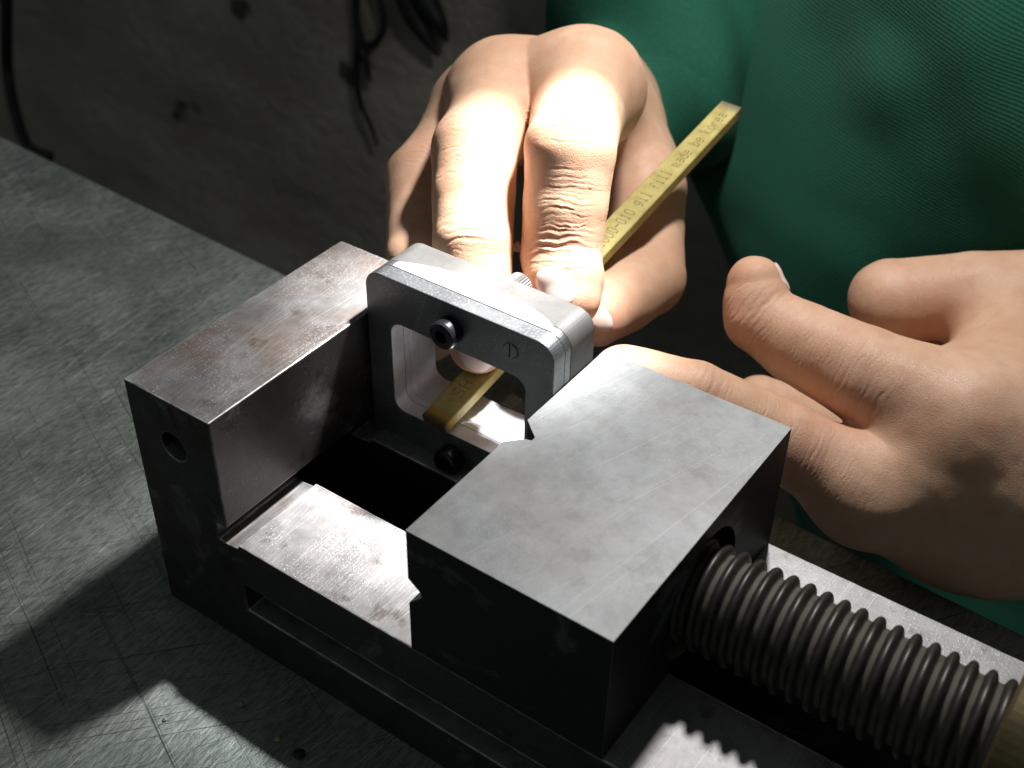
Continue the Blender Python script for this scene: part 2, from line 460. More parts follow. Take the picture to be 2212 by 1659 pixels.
md = wl.modifiers.new('thick', 'SOLIDIFY'); md.thickness = 0.08; md.offset = -1

# things on the wall behind
def wallpt(px, py, off=8): return on(px, py, 1, WY - off)
cab = tube('power_cable', [wallpt(16, -60, 60), wallpt(14, 60, 60), wallpt(17, 160, 60), wallpt(32, 240, 75), wallpt(60, 316, 90), wallpt(105, 338, 95)], 4.0, M['cable'])
props(cab, 'thick black cable hanging down the plaster wall to the bench edge', 'cable', None)
w1 = tube('wire', [wallpt(768, -40), wallpt(770, 40), wallpt(776, 90), wallpt(770, 150), wallpt(778, 220), wallpt(800, 270), wallpt(815, 315)], [2.3, 2.3, 3.2, 2.2, 1.8, 1.5, 0.9], M['cable'])
props(w1, 'long thin black wire straggling down the plaster wall', 'wire')
w2 = tube('wire', [wallpt(808, -40), wallpt(825, 20), wallpt(828, 65), wallpt(805, 95), wallpt(776, 92)], [1.9, 1.9, 2.1, 2.1, 1.8], M['cable'])
props(w2, 'short black wire bent into an open loop on the wall', 'wire')
w3 = tube('wire', [wallpt(776, 96), wallpt(790, 130), wallpt(800, 178)], [2.6, 2.2, 0.8], M['cable'])
props(w3, 'stub of black wire dangling below the loop knot', 'wire')
for pts, lab in (([(868, -40), (893, 30), (918, 75), (946, 122)], 'pointed black strip hanging on the wall, the lower of two'),
                 ([(898, -40), (925, 10), (950, 50), (966, 92)], 'pointed black strip hanging on the wall, the upper of two')):
    o = tube('strip', [wallpt(*p) for p in pts], [7.5, 6.5, 4.5, 0.6], M['cable'])
    props(o, lab, 'strip')

# ------------------------------------------------------------------ vise
ZT, ZR = 70.5, 35.75
vise = empty('toolmaker_vise', (40, 36, 0))
props(vise, 'worn steel toolmaker vise clamping the square frame on the bench', 'vise')
bm = bmesh.new()
bm_prism(bm, [(-26.8, 0), (205, 0), (205, ZR), (3.2, ZR), (2.7, 34.5), (-0.3, 34.1), (-3.4, 34.1), (-3.4, 39.2), (0, 39.5), (0, ZT), (-26.8, ZT)], 1, 0, 73)
cut = []
c = bmesh.new(); bm_prism(c, [(u, v) for u, v in round_rect(-13, 172, 26.3, 46.7, 5.5)], 2, -3, 38.2); cut.append(c)
c = bmesh.new(); bm_box(c, 2.8, 220, -5, 5.5, 13.8, 22.6); cut.append(c)
c = bmesh.new(); bm_box(c, 2.8, 220, 67.5, 80, 13.8, 22.6); cut.append(c)
c = bmesh.new(); bm_cyl(c, (-13.6, -5, 57.0), (0, 1, 0), 3.9, 3.9, 18, 28); cut.append(c)
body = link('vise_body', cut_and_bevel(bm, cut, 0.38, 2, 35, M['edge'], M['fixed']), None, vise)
def blot(name, pts, mat, axis, val, parent):
    bm_ = bmesh.new()
    a_ = [bm_.verts.new(Vector((p[0], p[1], val) if axis == 2 else (p[0], val, p[1])) * S) for p in pts]
    bm_.faces.new(a_)
    return link(name, bm_mesh(bm_, name), mat, parent, False)
def ragged(p, q, w0, w1, n=9):
    p, q = Vector(p), Vector(q); d = (q - p); nrm_ = Vector((-d.y, d.x)).normalized()
    L_ = [p + d * (i / n) + nrm_ * ((w0 + (w1 - w0) * i / n) * rnd.uniform(.6, 1.25) * (0.35 if i in (0, n) else 1)) for i in range(n + 1)]
    R_ = [p + d * (i / n) - nrm_ * ((w0 + (w1 - w0) * i / n) * rnd.uniform(.6, 1.25) * (0.35 if i in (0, n) else 1)) for i in range(n + 1)]
    return [tuple(v) for v in L_ + R_[::-1]]
M['white'] = flat('bare_bright_metal', (0.85, 0.85, 0.87), 0.35, 0.7, 0.1)
for p, q, w0, w1 in (((19.0, 16.6), (20.6, 15.0), .35, .75), ((21.6, 19.2), (23.4, 19.9), .8, .5), ((22.3, 17.2), (29.6, 15.3), .45, .8), ((24.2, 18.9), (25.2, 21.6), .25, .15)):
    blot('bright_chip', ragged(p, q, w0, w1), M['white'], 2, ZR + 0.02, vise)
for p, q, w0, w1 in (((-16.8, 68.6), (-15.6, 63.8), .9, .7), ((-12.6, 69.2), (-10.6, 63.6), .8, 1.0), ((-6.4, 68.9), (-4.9, 67.9), .6, .5), ((-6.3, 68.6), (-5.9, 66.0), .5, .3)):
    blot('marker_stroke', ragged(p, q, w0, w1), M['dirt'], 1, -0.02, vise)
bm = bmesh.new(); bm_box(bm, 186, 206, 4, 69, ZR + 0.01, 70)
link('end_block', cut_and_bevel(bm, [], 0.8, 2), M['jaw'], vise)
# moving jaw with its two V grooves and the screw pocket
bm = bmesh.new(); bm_box(bm, 54.0, 101.3, 0, 73, ZR + 0.05, ZT)
cut = []
c = bmesh.new(); bm_prism(c, [(50, 60.5), (54.0, 57.0), (57.2, 54.6), (57.2, 53.2), (54.0, 49.9), (50, 46)], 1, -5, 80); cut.append(c)
c = bmesh.new(); bm_prism(c, [(50, 31.2), (53.95, 32.6), (57.0, 36.0), (58.6, 36.5), (58.6, 37.7), (54.05, 41.5), (50, 43)], 2, 30, 80); cut.append(c)
c = bmesh.new(); bm_cyl(c, (92, 36.5, 51), (1, 0, 0), 15, 15, 20, 48); cut.append(c)
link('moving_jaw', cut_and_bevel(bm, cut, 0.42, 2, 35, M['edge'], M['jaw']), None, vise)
# screw: round-crested helix
def screw_mesh():
    x0, x1, pitch, n = 90.0, 188.0, 3.66, 64
    step = 0.26; m_ = int((x1 - x0) / step)
    X = x0 + step * np.arange(m_ + 1)
    A = 2 * np.pi * np.arange(n) / n
    XX, AA = np.meshgrid(X, A, indexing='ij')
    ph = ((XX - 106.6) / pitch - (AA - 0.9) / (2 * np.pi)) % 1.0
    t = np.abs(ph - 0.5) * 2            # 1 on the crest, 0 in the root
    r = 9.85 + 1.75 * np.sqrt(np.clip(1 - ((1 - t) / 0.64) ** 2, 0, 1))
    V = np.stack([XX, 36.5 + r * np.cos(AA), 51.0 + r * np.sin(AA)], -1).reshape(-1, 3)
    i, j = np.meshgrid(np.arange(m_), np.arange(n), indexing='ij'); jn = (j + 1) % n
    F = np.stack([i * n + j, i * n + jn, (i + 1) * n + jn, (i + 1) * n + j], -1).reshape(-1, 4)
    me = np_mesh('screw', V, F)
    at = me.attributes.new('root', 'FLOAT', 'POINT'); at.data.foreach_set('value', np.clip((0.38 - t) / 0.2, 0, 1).ravel().astype(np.float32))
    return me
link('lead_screw', screw_mesh(), M['screw'], vise)
bm = bmesh.new(); bm_cyl(bm, (162.6, 36.5, 51), (1, 0, 0), 0, 0, 0, 56, [(0, 11.0), (0, 15.2), (0.8, 16.0), (23.4, 16.0)])
link('brass_collar', bm_mesh(bm, 'brass_collar'), M['brass'], vise, False)

# ------------------------------------------------------------------ square two-plate frame in the jaws
GX0, GX1, GZ0, GZ1, GY = 0.25, 53.75, 32.6, 83.5, 51.7
frame = empty('clamping_frame', (27, 60, 33))
props(frame, 'square metal frame of bolted plates with an open window, gripped between the vise jaws', 'frame')
def ring(y0, y1, outer, inner, mat, name, bev=0.25, ins=0.0):
    bm = bmesh.new(); bm_prism(bm, round_rect(GX0 + ins, GX1 - ins, GZ0 + ins, GZ1 - ins, outer, 10), 1, y0, y1)
    c = bmesh.new(); bm_prism(c, round_rect(7.6, 46.3, 45.0, 71.2, inner, 8), 1, y0 - 5, y1 + 5)
    me = cut_and_bevel(bm, [c], bev, 2, 50)
    me.materials.append(mat); me.materials.append(M['inner'])
    for pl in me.polygons:
        q = pl.center / S
        if 7.3 < q.x < 46.6 and 44.7 < q.z < 71.5 and abs(pl.normal.y) < 0.5: pl.material_index = 1
    return link(name, me, mat, frame, None)
ring(GY, 56.2, 4.6, 3.2, M['alu'], 'front_plate')
ring(56.23, 58.4, 4.6, 3.2, M['alu'], 'middle_plate', 0.1, 0.02)
ring(58.43, 68.3, 4.6, 3.2, M['back'], 'back_plate', 0.3)
# ground crescent on the top, part of the middle plate standing slightly proud
bm = bmesh.new()
arc = [(49.0, 56.35), (5.0, 56.35), (5.0, 58.41)] + [(5.0 + 44.0 * t, 58.41 + 4.9 * math.sin(math.pi * t) ** 0.8) for t in [i / 20 for i in range(1, 20)]] + [(49.0, 58.41)]
bm_prism(bm, arc, 2, 82.9, 83.54)
link('ground_crescent', bm_mesh(bm, 'ground_crescent'), M['shim'], frame, False)
def socket_bolt(x, z, r=3.55, h=4.0):
    bm = bmesh.new()
    n = 48
    bm_cyl(bm, (x, GY + 0.5, z), (0, -1, 0), 0, 0, 0, n, [(0, r), (h - 0.3, r), (h + 0.25, r - 0.25), (h + 0.5, r - 0.75)])
    c = bmesh.new(); bm_cyl(c, (x, GY - h - 2, z), (0, 1, 0), 1.75, 1.75, 4.6, 6)
    me = cut_and_bevel(bm, [c], 0.0)
    return link('socket_bolt', me, M['bolt'], frame, None)
for z in (76.6, 38.2):
    b = socket_bolt(25.7, z)
bm = bmesh.new(); bm_cyl(bm, (42.3, GY + 1, 77.9), (0, -1, 0), 0, 0, 0, 32, [(0, 2.0), (1.15, 2.0), (1.3, 1.8)])
c = bmesh.new(); bm_box(c, 41.95, 42.65, GY - 1, GY + 0.3, 70, 85)
link('dowel_pin', cut_and_bevel(bm, [c], 0.0), M['alu'], frame, None)
def knurled(x, z):
    bm = bmesh.new(); n = 60
    prof = [(0, 3.0), (4.2, 3.0), (4.8, 2.6)]
    rings = []
    for t, r in prof:
        rings.append([bm.verts.new((((x + (r + (0.22 if i % 2 else 0)) * math.cos(2 * math.pi * i / n))) * S, (68.35 + t) * S, (z + (r + (0.22 if i % 2 else 0)) * math.sin(2 * math.pi * i / n)) * S)) for i in range(n)])
    for k in range(2):
        for i in range(n): bm.faces.new((rings[k][i], rings[k][(i + 1) % n], rings[k + 1][(i + 1) % n], rings[k + 1][i]))
    bm.faces.new(rings[0][::-1]); bm.faces.new(rings[-1])
    link('knurled_nut', bm_mesh(bm, 'knurled_nut'), M['back'], frame, False)
knurled(30.4, 79.6); knurled(29.6, 42.6)

# ------------------------------------------------------------------ yellow abrasive stone
NEAR = np.array([20.6, 51.2, 45.25]); FAR = pix(1580, 243, 365)
ul = FAR - NEAR; L = float(np.linalg.norm(ul)); u = ul / L
wv = np.array([1.0, 0, 0]); wv -= u * (wv @ u); wv /= np.linalg.norm(wv); nv = np.cross(wv, u)
SW, ST = 7.4, 3.1
def SP(s, w, h): return Vector(NEAR + u * s + wv * w + nv * h) * S
stone = empty('abrasive_stone', NEAR)
props(stone, 'long yellow abrasive stone stick with dotted print held through the frame window', 'stone stick')
bm = bmesh.new(); ns = 70
rows = []
for i in range(ns + 1):
    s = L * i / ns
    wear = 0.35 * max(0, 1 - (s / 6)) ** 2
    tp = 1 - 0.10 * max(0, (s / L - .6) / .4)
    rows.append([bm.verts.new(SP(s, a * tp, b)) for a, b in ((-SW / 2, 0), (SW / 2, 0), (SW / 2, ST - wear - .25), (SW / 2 - .3, ST - wear), (-SW / 2 + .3, ST - wear), (-SW / 2, ST - wear - .25))])
for i in range(ns):
    for j in range(6):
        bm.faces.new((rows[i][j], rows[i][(j + 1) % 6], rows[i + 1][(j + 1) % 6], rows[i + 1][j]))
bm.faces.new(rows[0][::-1]); bm.faces.new(rows[-1])
me = bm_mesh(bm, 'stick')
co = np.zeros(len(me.vertices) * 3); me.vertices.foreach_get('co', co); co = co.reshape(-1, 3) / S
ss = (co - NEAR) @ u
at = me.attributes.new('near_shade', 'FLOAT', 'POINT'); at.data.foreach_set('value', np.clip(1 - ss / 4.5, 0, 1).astype(np.float32))  # painted shadow fading out along the stick
at = me.attributes.new('worn', 'FLOAT', 'POINT'); at.data.foreach_set('value', np.clip((ss - L + 3.0) / 2.0, 0, 1).astype(np.float32))
link('stick', me, M['stone'], stone, False)
G = {'1': '00100 01100 00100 00100 00100 00100 01110', '0': '01110 10001 10001 10001 10001 10001 01110', '-': '00000 00000 00000 11111 00000 00000 00000',
     'g': '00000 01111 10001 10001 01111 00001 01110', 'i': '00100 00000 01100 00100 00100 00100 01110', 'l': '01100 00100 00100 00100 00100 00100 01110',
     'f': '00110 01001 01000 11100 01000 01000 01000', 'm': '00000 00000 11010 10101 10101 10101 10101', 'a': '00000 00000 01110 00001 01111 10001 01111',
     'd': '00001 00001 01101 10011 10001 10001 01111', 'e': '00000 00000 01110 10001 11111 10000 01110', 'b': '10000 10000 10110 11001 10001 10001 11110',
     'k': '10000 10000 10010 10100 11000 10100 10010', 'o': '00000 00000 01110 10001 10001 10001 01110', 'r': '00000 00000 10110 11001 10000 10000 10000',
     'H': '10001 10001 10001 11111 10001 10001 10001', 'S': '01111 10000 10000 01110 00001 00001 11110', ' ': '00000 ' * 7}
def lettering(text, s0, pitch, hgt, w0):
    for ci, ch in enumerate(text):
        for r, row in enumerate(G[ch].split()):
            for k, b in enumerate(row):
                if b == '1':
                    s = s0 + ci * pitch + k * pitch * 0.155; w = w0 - hgt / 2 + hgt * r / 6
                    q = 0.15
                    vs = [lb.verts.new(SP(s + a * q, w + c * q, ST + 0.02)) for a, c in ((-1, -1), (1, -1), (1, 1), (-1, 1))]
                    lb.faces.new(vs)
for args in (('1000-010 gil fill made be korea', 69.0, 2.02, 3.0, 0.1), ('SH', 9.0, 3.0, 3.0, 0.0)):
    lb = bmesh.new(); lettering(*args)
    link('lettering', bm_mesh(lb, 'lettering'), M['ink'], stone, False)

# ------------------------------------------------------------------ person: two hands and a green work coat, grown from distance fields
def seg(p, a, b, ra, rb):
    ba = b - a; bb = ba @ ba
    pb = p @ ba - a @ ba
    h = np.clip(pb / bb, 0, 1)
    q = np.einsum('ij,ij->i', p, p) - 2 * (p @ a) + a @ a + h * (h * bb - 2 * pb)
    return np.sqrt(np.maximum(q, 0)) - (ra + (rb - ra) * h)
def smin(a, b, k):
    h = np.clip(0.5 + 0.5 * (b - a) / k, 0, 1)
    return b + (a - b) * h - k * h * (1 - h)
def ell(p, c, ax, r):
    q = ((p - c) @ ax.T) / r
    n = np.linalg.norm(q, axis=1)
    return (n - 1) * np.min(r) * 1.0 if n.size == 0 else (n - 1) * n / np.maximum(np.linalg.norm(q / r, axis=1), 1e-6)
def chain(p, pts, k=0.9):
    d = None
    for (a, ra), (b, rb) in zip(pts[:-1], pts[1:]):
        e = seg(p, a, b, ra, rb); d = e if d is None else smin(d, e, k)
    return d

def surface_nets(fn, lo, hi, h):
    n = np.ceil((np.array(hi) - lo) / h).astype(int) + 1
    ax = [lo[i] + h * np.arange(n[i]) for i in range(3)]
    K = 5                                    # coarse pass first, then only the shell round the surface
    ac = [lo[i] + h * K * np.arange(n[i] // K + 2) for i in range(3)]
    G_ = np.stack(np.meshgrid(*ac, indexing='ij'), -1)
    Fc = fn(G_.reshape(-1, 3)).reshape(G_.shape[:3])
    near_ = [np.rint(np.arange(n[i]) / K).astype(int) for i in range(3)]
    Fv = Fc[np.ix_(*near_)].astype(np.float32)
    I_ = np.stack(np.nonzero(np.abs(Fv) < h * K * 1.35), 1)
    Fv[tuple(I_.T)] = fn(np.array(lo) + h * I_).astype(np.float32)
    ins = Fv < 0
    c = n - 1
    acc = np.zeros((*c, 3), np.float32); cnt = np.zeros(tuple(c), np.float32)
    def sl(o): return tuple(slice(o[i], o[i] + c[i]) for i in range(3))
    cor = [(i, j, k) for i in (0, 1) for j in (0, 1) for k in (0, 1)]
    for a in cor:
        for d in range(3):
            if a[d] == 1: continue
            b = list(a); b[d] = 1; b = tuple(b)
            A, B = Fv[sl(a)], Fv[sl(b)]
            x = (A < 0) != (B < 0)
            t = np.where(x, A / np.where(x, A - B, 1), 0)
            for e in range(3):
                acc[..., e] += np.where(x, a[e] + (t if e == d else 0), 0)
            cnt += x
    act = cnt > 0
    idx = np.full(tuple(c), -1, np.int64); idx[act] = np.arange(act.sum())
    g = np.stack(np.nonzero(act), 1)
    V = np.array(lo) + h * (g + acc[act] / cnt[act][:, None])
    Q = []
    for d in range(3):
        e, f = [(1, 2), (2, 0), (0, 1)][d]
        s0 = [slice(None)] * 3; s1 = [slice(None)] * 3
        s0[d] = slice(0, n[d] - 1); s1[d] = slice(1, n[d])
        x = ins[tuple(s0)] != ins[tuple(s1)]
        flip = ins[tuple(s0)]
        I = np.stack(np.nonzero(x), 1)
        ok = (I[:, e] > 0) & (I[:, f] > 0) & (I[:, e] < c[e]) & (I[:, f] < c[f])
        I = I[ok]; fl = flip[tuple(I.T)]
        def at(de, df):
            J = I.copy(); J[:, e] += de; J[:, f] += df; return idx[tuple(J.T)]
        q = np.stack([at(-1, -1), at(0, -1), at(0, 0), at(-1, 0)], 1)
        q[~fl] = q[~fl][:, ::-1]
        Q.append(q)
    Q = np.concatenate(Q)
    return V, Q[(Q >= 0).all(1)]

def subdivide(V, Q):
    E = np.sort(np.concatenate([Q[:, [0, 1]], Q[:, [1, 2]], Q[:, [2, 3]], Q[:, [3, 0]]]), 1)
    key = E[:, 0] * len(V) + E[:, 1]
    uq, first, inv = np.unique(key, return_index=True, return_inverse=True)
    em = V[E[first]].mean(1); fm = V[Q].mean(1)
    nq = len(Q); e = (len(V) + inv).reshape(4, nq); f = len(V) + len(uq) + np.arange(nq)
    NV = np.concatenate([V, em, fm])
    NQ = np.concatenate([np.stack([Q[:, i], e[i], f, e[(i - 1) % 4]], 1) for i in range(4)])
    return NV, NQ

TET = np.array([[1, -1, -1], [-1, -1, 1], [-1, 1, -1], [1, 1, 1]], float)
def grad(fn, P, e=0.25):
    g = sum(t * fn(P + t * e)[:, None] for t in TET)
    return g / np.maximum(np.linalg.norm(g, axis=1), 1e-9)[:, None]
def settle(fn, P, it=2):
    for _ in range(it):
        P = P - grad(fn, P) * (fn(P) * 0.9)[:, None]
    return P

def vnoise(P, f, seed=0):
    X = P * f + seed * 17.31
    i = np.floor(X).astype(np.int64); t = X - i; t = t * t * (3 - 2 * t)
    def hsh(a, b, c):
        n = (a * 374761393 + b * 668265263 + c * 2147483647 + seed * 974711) & 0xffffffff
        n = ((n ^ (n >> 13)) * 1274126177) & 0xffffffff
        return ((n ^ (n >> 16)) & 0xffff) / 65535.0
    r = 0
    for a in (0, 1):
        for b in (0, 1):
            for c in (0, 1):
                w = (t[:, 0] if a else 1 - t[:, 0]) * (t[:, 1] if b else 1 - t[:, 1]) * (t[:, 2] if c else 1 - t[:, 2])
                r = r + w * hsh(i[:, 0] + a, i[:, 1] + b, i[:, 2] + c)
    return r

def unit(v): return v / np.linalg.norm(v)

class Hand:
    """fingers = {name: [(point, radius)...]}; palm = list of (a, ra, b, rb)"""
    def __init__(s, fingers, palm, kp=8.0, kf=0.7, kpalm=9.0, pads=()):
        s.f, s.palm, s.kp, s.kf, s.kpalm, s.pads = fingers, palm, kp, kf, kpalm, pads
        s.wr = []; s.reds = []
    def dpalm(s, P):
        d = None
        for a, ra, b, rb in s.palm:
            e = seg(P, a, b, ra, rb); d = e if d is None else smin(d, e, s.kpalm)
        return d
    def dfing(s, P): return {k: chain(P, v) for k, v in s.f.items()}
    def __call__(s, P):
        d = None
        for e in s.dfing(P).values(): d = e if d is None else smin(d, e, s.kf)
        d = smin(d, s.dpalm(P), s.kp)
        for c, r, k in s.pads:
            d = smin(d, np.linalg.norm(P - c, axis=1) - r, k)
        return d
    def wrinkle(s, finger, c, axis, dorsal, lines, half=1.3):
        """lines: (offset along the axis mm, width mm, depth mm, bow mm, lateral shift, lateral half width)"""
        lines = [(l[0], l[1], l[2] * (WK if l[2] > .17 else 0.62), *l[3:]) for l in lines]
        s.wr.append((finger, c, unit(axis), unit(dorsal - unit(axis) * (dorsal @ unit(axis))), lines))
    def build(s, name, lo, hi, h, parent, levels=2, label=None):
        V, Q = surface_nets(s, lo, hi, h)
        V = settle(s, V, 2)
        for l in range(levels):
            V, Q = subdivide(V, Q); V = settle(s, V, 1)
        N = grad(s, V)
        names = list(s.f)
        D = s.dfing(V); near = np.argmin(np.stack([D[k] for k in names]), 0)
        dmin = np.min(np.stack([D[k] for k in names]), 0)
        st = np.sort(np.stack([D[k] for k in names]), 0); damp = np.clip((st[1] - st[0] - 0.4) / 2.5, 0, 1)
        disp = np.zeros(len(V)); crease = np.zeros(len(V)); red = np.zeros(len(V))
        wob = vnoise(V, 0.35, 3) - 0.5; wob2 = vnoise(V, 1.1, 5) - 0.5
        disp += (vnoise(V, 0.12, 1) - 0.5) * 0.35 + (vnoise(V, 0.3, 2) - 0.5) * 0.16
        for finger, c, ax, dn, lines in s.wr:
            lat = np.cross(ax, dn)
            mk = np.ones(len(V), bool) if finger is None else ((near == names.index(finger)) & (dmin < 5))
            d = V[mk] - c; t = d @ ax; v = d @ lat; w = N[mk] @ dn
            face = np.clip((w + 0.3) / 0.6, 0, 1) * (1 if finger is None else np.clip((5 - dmin[mk]) / 4, 0, 1))
            acc = np.zeros(mk.sum()); cc = np.zeros(mk.sum())
            for off, wd, dp, bow, ls, lw in lines:
                tt = t - off - bow * ((v - ls) / 6) ** 2 + wob[mk] * 1.4 + wob2[mk] * 0.35
                env = np.exp(-((v - ls) / lw) ** 4) * face
                g = np.exp(-(tt / wd) ** 2) * env
                rim = (np.exp(-((tt - 1.9 * wd) / (1.1 * wd)) ** 2) + np.exp(-((tt + 1.9 * wd) / (1.1 * wd)) ** 2)) * env
                acc += -dp * g + 0.38 * dp * rim; cc = np.maximum(cc, g * min(1, dp / 0.35))
            if finger is not None: acc = acc * damp[mk]; cc = cc * damp[mk]
            disp[mk] += acc; crease[mk] = np.maximum(crease[mk], cc)
        for c, r, a in s.reds:
            red = np.maximum(red, a * np.exp(-(np.linalg.norm(V - c, axis=1) / r) ** 2))
        V = V + N * disp[:, None]
        me = np_mesh(name, V, Q)
        if len(me.vertices) == len(V):
            for nm, val in (('red', red), ('crease', crease)):
                at = me.attributes.new(nm, 'FLOAT', 'POINT'); at.data.foreach_set('value', val.astype(np.float32))
        o = link(name, me, M['skin'], parent)
        if label: o['label'] = label
        return o
    def nail(s, c, axis, nrm, wid, ln, parent, lift=0.6, tip=0.0):
        """curved plate lying on the finger: c centre on the surface, axis towards the tip, nrm outward"""
        axis = unit(axis); nrm = unit(nrm - axis * (nrm @ axis)); lat = np.cross(axis, nrm)
        nu, nw = 18, 16
        P = []
        for i in range(nu + 1):
            a = -1 + 2 * i / nu
            for j in range(nw + 1):
                b = -1 + 2 * j / nw
                hw = wid / 2 * (1 - 0.10 * a * a) * (1.0 if a < .3 else math.sqrt(max(0.05, 1 - ((a - .3) / .95) ** 2)))
                if a < 0: hw *= math.sqrt(max(0.04, 1 - 0.97 * a * a))
                P.append(c + axis * (a * ln / 2) + lat * (b * hw))
        P = settle(s, np.array(P), 8); N = grad(s, P)
        a = np.repeat(np.linspace(-1, 1, nu + 1), nw + 1); b = np.tile(np.linspace(-1, 1, nw + 1), nu + 1)
        off = lift * (1 - 0.9 * np.abs(b) ** 4) * (1 - 0.9 * np.clip(-a, 0, 1) ** 6) + tip * np.clip(a - .4, 0, 1)
        top = P + N * off[:, None]; bot = P - N * 0.6
        V = np.concatenate([top, bot]); n = nw + 1; T = len(top)
        Q = []
        for i in range(nu):
            for j in range(nw):
                q = [i * n + j, i * n + j + 1, (i + 1) * n + j + 1, (i + 1) * n + j]
                Q.append(q); Q.append([x + T for x in q[::-1]])
        bd = [(i * n, (i + 1) * n) for i in range(nu)] + [((i + 1) * n + nw, i * n + nw) for i in range(nu)] + [(j + 1, j) for j in range(nw)] + [(nu * n + j, nu * n + j + 1) for j in range(nw)]
        Q += [[x, y, y + T, x + T] for x, y in bd]
        me = np_mesh('fingernail', V, np.array(Q))
        bm_ = bmesh.new(); bm_.from_mesh(me); bmesh.ops.recalc_face_normals(bm_, faces=bm_.faces); bm_.to_mesh(me); bm_.free()
        return link('fingernail', me, M['nail'], parent)

def toward_cam(p): return unit(EYE - p)
def fine_lines(n, span, lw, depth, seed, shift=0.0):
    r = np.random.default_rng(seed)
    return [(r.uniform(-span, span), r.uniform(.17, .27), depth * r.uniform(.25, .75), r.uniform(-.5, .8), shift + r.uniform(-3, 3), r.uniform(3.0, lw + 3)) for _ in range(int(n * 1.3))]

person = empty('person', (20, 240, -100))
props(person, 'person in a green work coat holding a yellow stone stick and the vise', 'person')

# --- hand that presses the stone
iM, iP, iD, iT = pix(1260, 194, 346), pix(1232, 322, 304), pix(1212, 548, 309), pix(1226, 640, 305)
mM, mP, mD, mT = pix(1096, 216, 356), pix(1025, 322, 318), pix(1022, 520, 309), pix(1034, 742, 309)
rM, rP, rD, rT = pix(1042, 240, 372), pix(912, 388, 348), pix(910, 560, 327), pix(930, 720, 332)
pM, pP, pD = pix(1010, 320, 388), pix(940, 430, 364), pix(945, 560, 366)
wr = pix(1275, 250, 430)
tC, tM, tI, tT = pix(1310, 280, 405), pix(1394, 410, 380), pix(1394, 600, 358), pix(1290, 682, 331)
def lerp(a, b, t): return a + (b - a) * t
RH = Hand({
    'index': [(iM, 13.6), (lerp(iM, iP, .5), 12.0), (iP, 11.0), (lerp(iP, iD, .5), 10.4), (iD, 10.1), (lerp(iD, iT, .6), 9.6), (iT, 8.2)],
    'middle': [(mM, 12.9), (lerp(mM, mP, .5), 12.0), (mP, 11.0), (lerp(mP, mD, .5), 10.4), (mD, 9.9), (lerp(mD, mT, .6), 8.9), (mT, 7.4)],
    'ring': [(rM, 11.6), (lerp(rM, rP, .5), 10.6), (rP, 10.3), (lerp(rP, rD, .5), 9.4), (rD, 9.2), (rT, 7.4)],
    'little': [(pM, 10.5), (pP, 8.4), (pD, 7.6)],
    'thumb': [(tC, 16.0), (tM, 12.2), (lerp(tM, tI, .5), 11.4), (tI, 11.4), (lerp(tI, tT, .5), 10.2), (tT, 8.2)],
}, [(iM, 13.2, wr, 20), (mM, 13.2, wr, 20), (rM, 12.0, wr, 19), (pM, 10.5, wr, 18), (iM, 14.0, mM, 13.9), (mM, 13.2, rM, 12), (lerp(lerp(iM, mM, .5), wr, .2), 15, wr, 20), (tC, 16, wr, 20),
    (lerp(iM, wr, .3), 12, lerp(tM, tC, .35), 11), (wr, 20, wr + np.array([-12, 60, -16]), 23)], kp=11.0)
WK = 0.30
for (f_, a, j, b, pr_) in (('index', iM, iP, iD, 1), ('middle', mM, mP, mD, 1), ('ring', rM, rP, rD, 1)):
    ax = unit(unit(j - a) + unit(b - j)); dn = toward_cam(j) + np.array([0, 0, .6])
    cpt = j
    RH.wrinkle(f_, cpt, ax, dn, [(-4.2, .35, .22, 1.0, -1, 6), (-2.4, .38, .34, 1.1, 1, 6.5), (-.6, .42, .38, .9, 0, 7), (1.3, .36, .30, .5, -1, 6.5), (3.2, .32, .24, -.3, 1, 6), (5.0, .28, .18, -.6, 0, 6)] + fine_lines(16, 6, 5, .14, hash(f_) % 97 if False else len(f_)))
    RH.wrinkle(f_, lerp(j, b, .55), b - j, toward_cam(j), fine_lines(34, 10, 5.5, .15, 20 + len(f_)))
    RH.wrinkle(f_, lerp(a, j, .5), j - a, toward_cam(j) + np.array([0, 0, 1.]), fine_lines(22, 16, 5, .08, 40 + len(f_)))
    RH.reds.append((j, 9, .55))
RH.wrinkle('index', iD, iT - iP, toward_cam(iD), [(-5, .4, .30, .5, 0, 7), (-3.2, .5, .48, .6, 1, 7.5), (-1.2, .6, .62, .5, -1, 8), (.9, .6, .60, .2, 1, 8), (2.9, .5, .42, -.2, 0, 7.5), (4.6, .4, .3, -.6, -1, 6)] + fine_lines(18, 7, 5, .16, 77))
RH.wrinkle('middle', mD, mT - mP, toward_cam(mD), [(-4, .35, .22, .4, 0, 7), (-1.8, .4, .32, .4, 1, 7), (.4, .45, .36, .2, -1, 7.5), (2.6, .4, .3, 0, 0, 7)] + fine_lines(12, 6, 5, .12, 78))
RH.wrinkle('thumb', tI, tT - tM, toward_cam(tI), [(-3, .4, .2, .3, 0, 6), (-1, .45, .26, .3, 1, 7), (1.2, .4, .22, 0, 0, 7)] + fine_lines(12, 7, 5, .1, 79))
RH.wrinkle('thumb', lerp(tM, tI, .5), tI - tM, toward_cam(tI), fine_lines(24, 14, 6, .08, 80))
RH.wrinkle(None, lerp(iM, mM, .5), lerp(iM, mM, .5) - wr, np.array([0, 0, 1.]) + .5 * toward_cam(iM), fine_lines(40, 22, 9, .09, 90))
RH.reds += [(iD, 10, .7), (iT, 9, .8), (tT, 9, .7), (mT, 9, .5), (tI, 8, .3), (iM, 9, .2), (mM, 9, .2)]
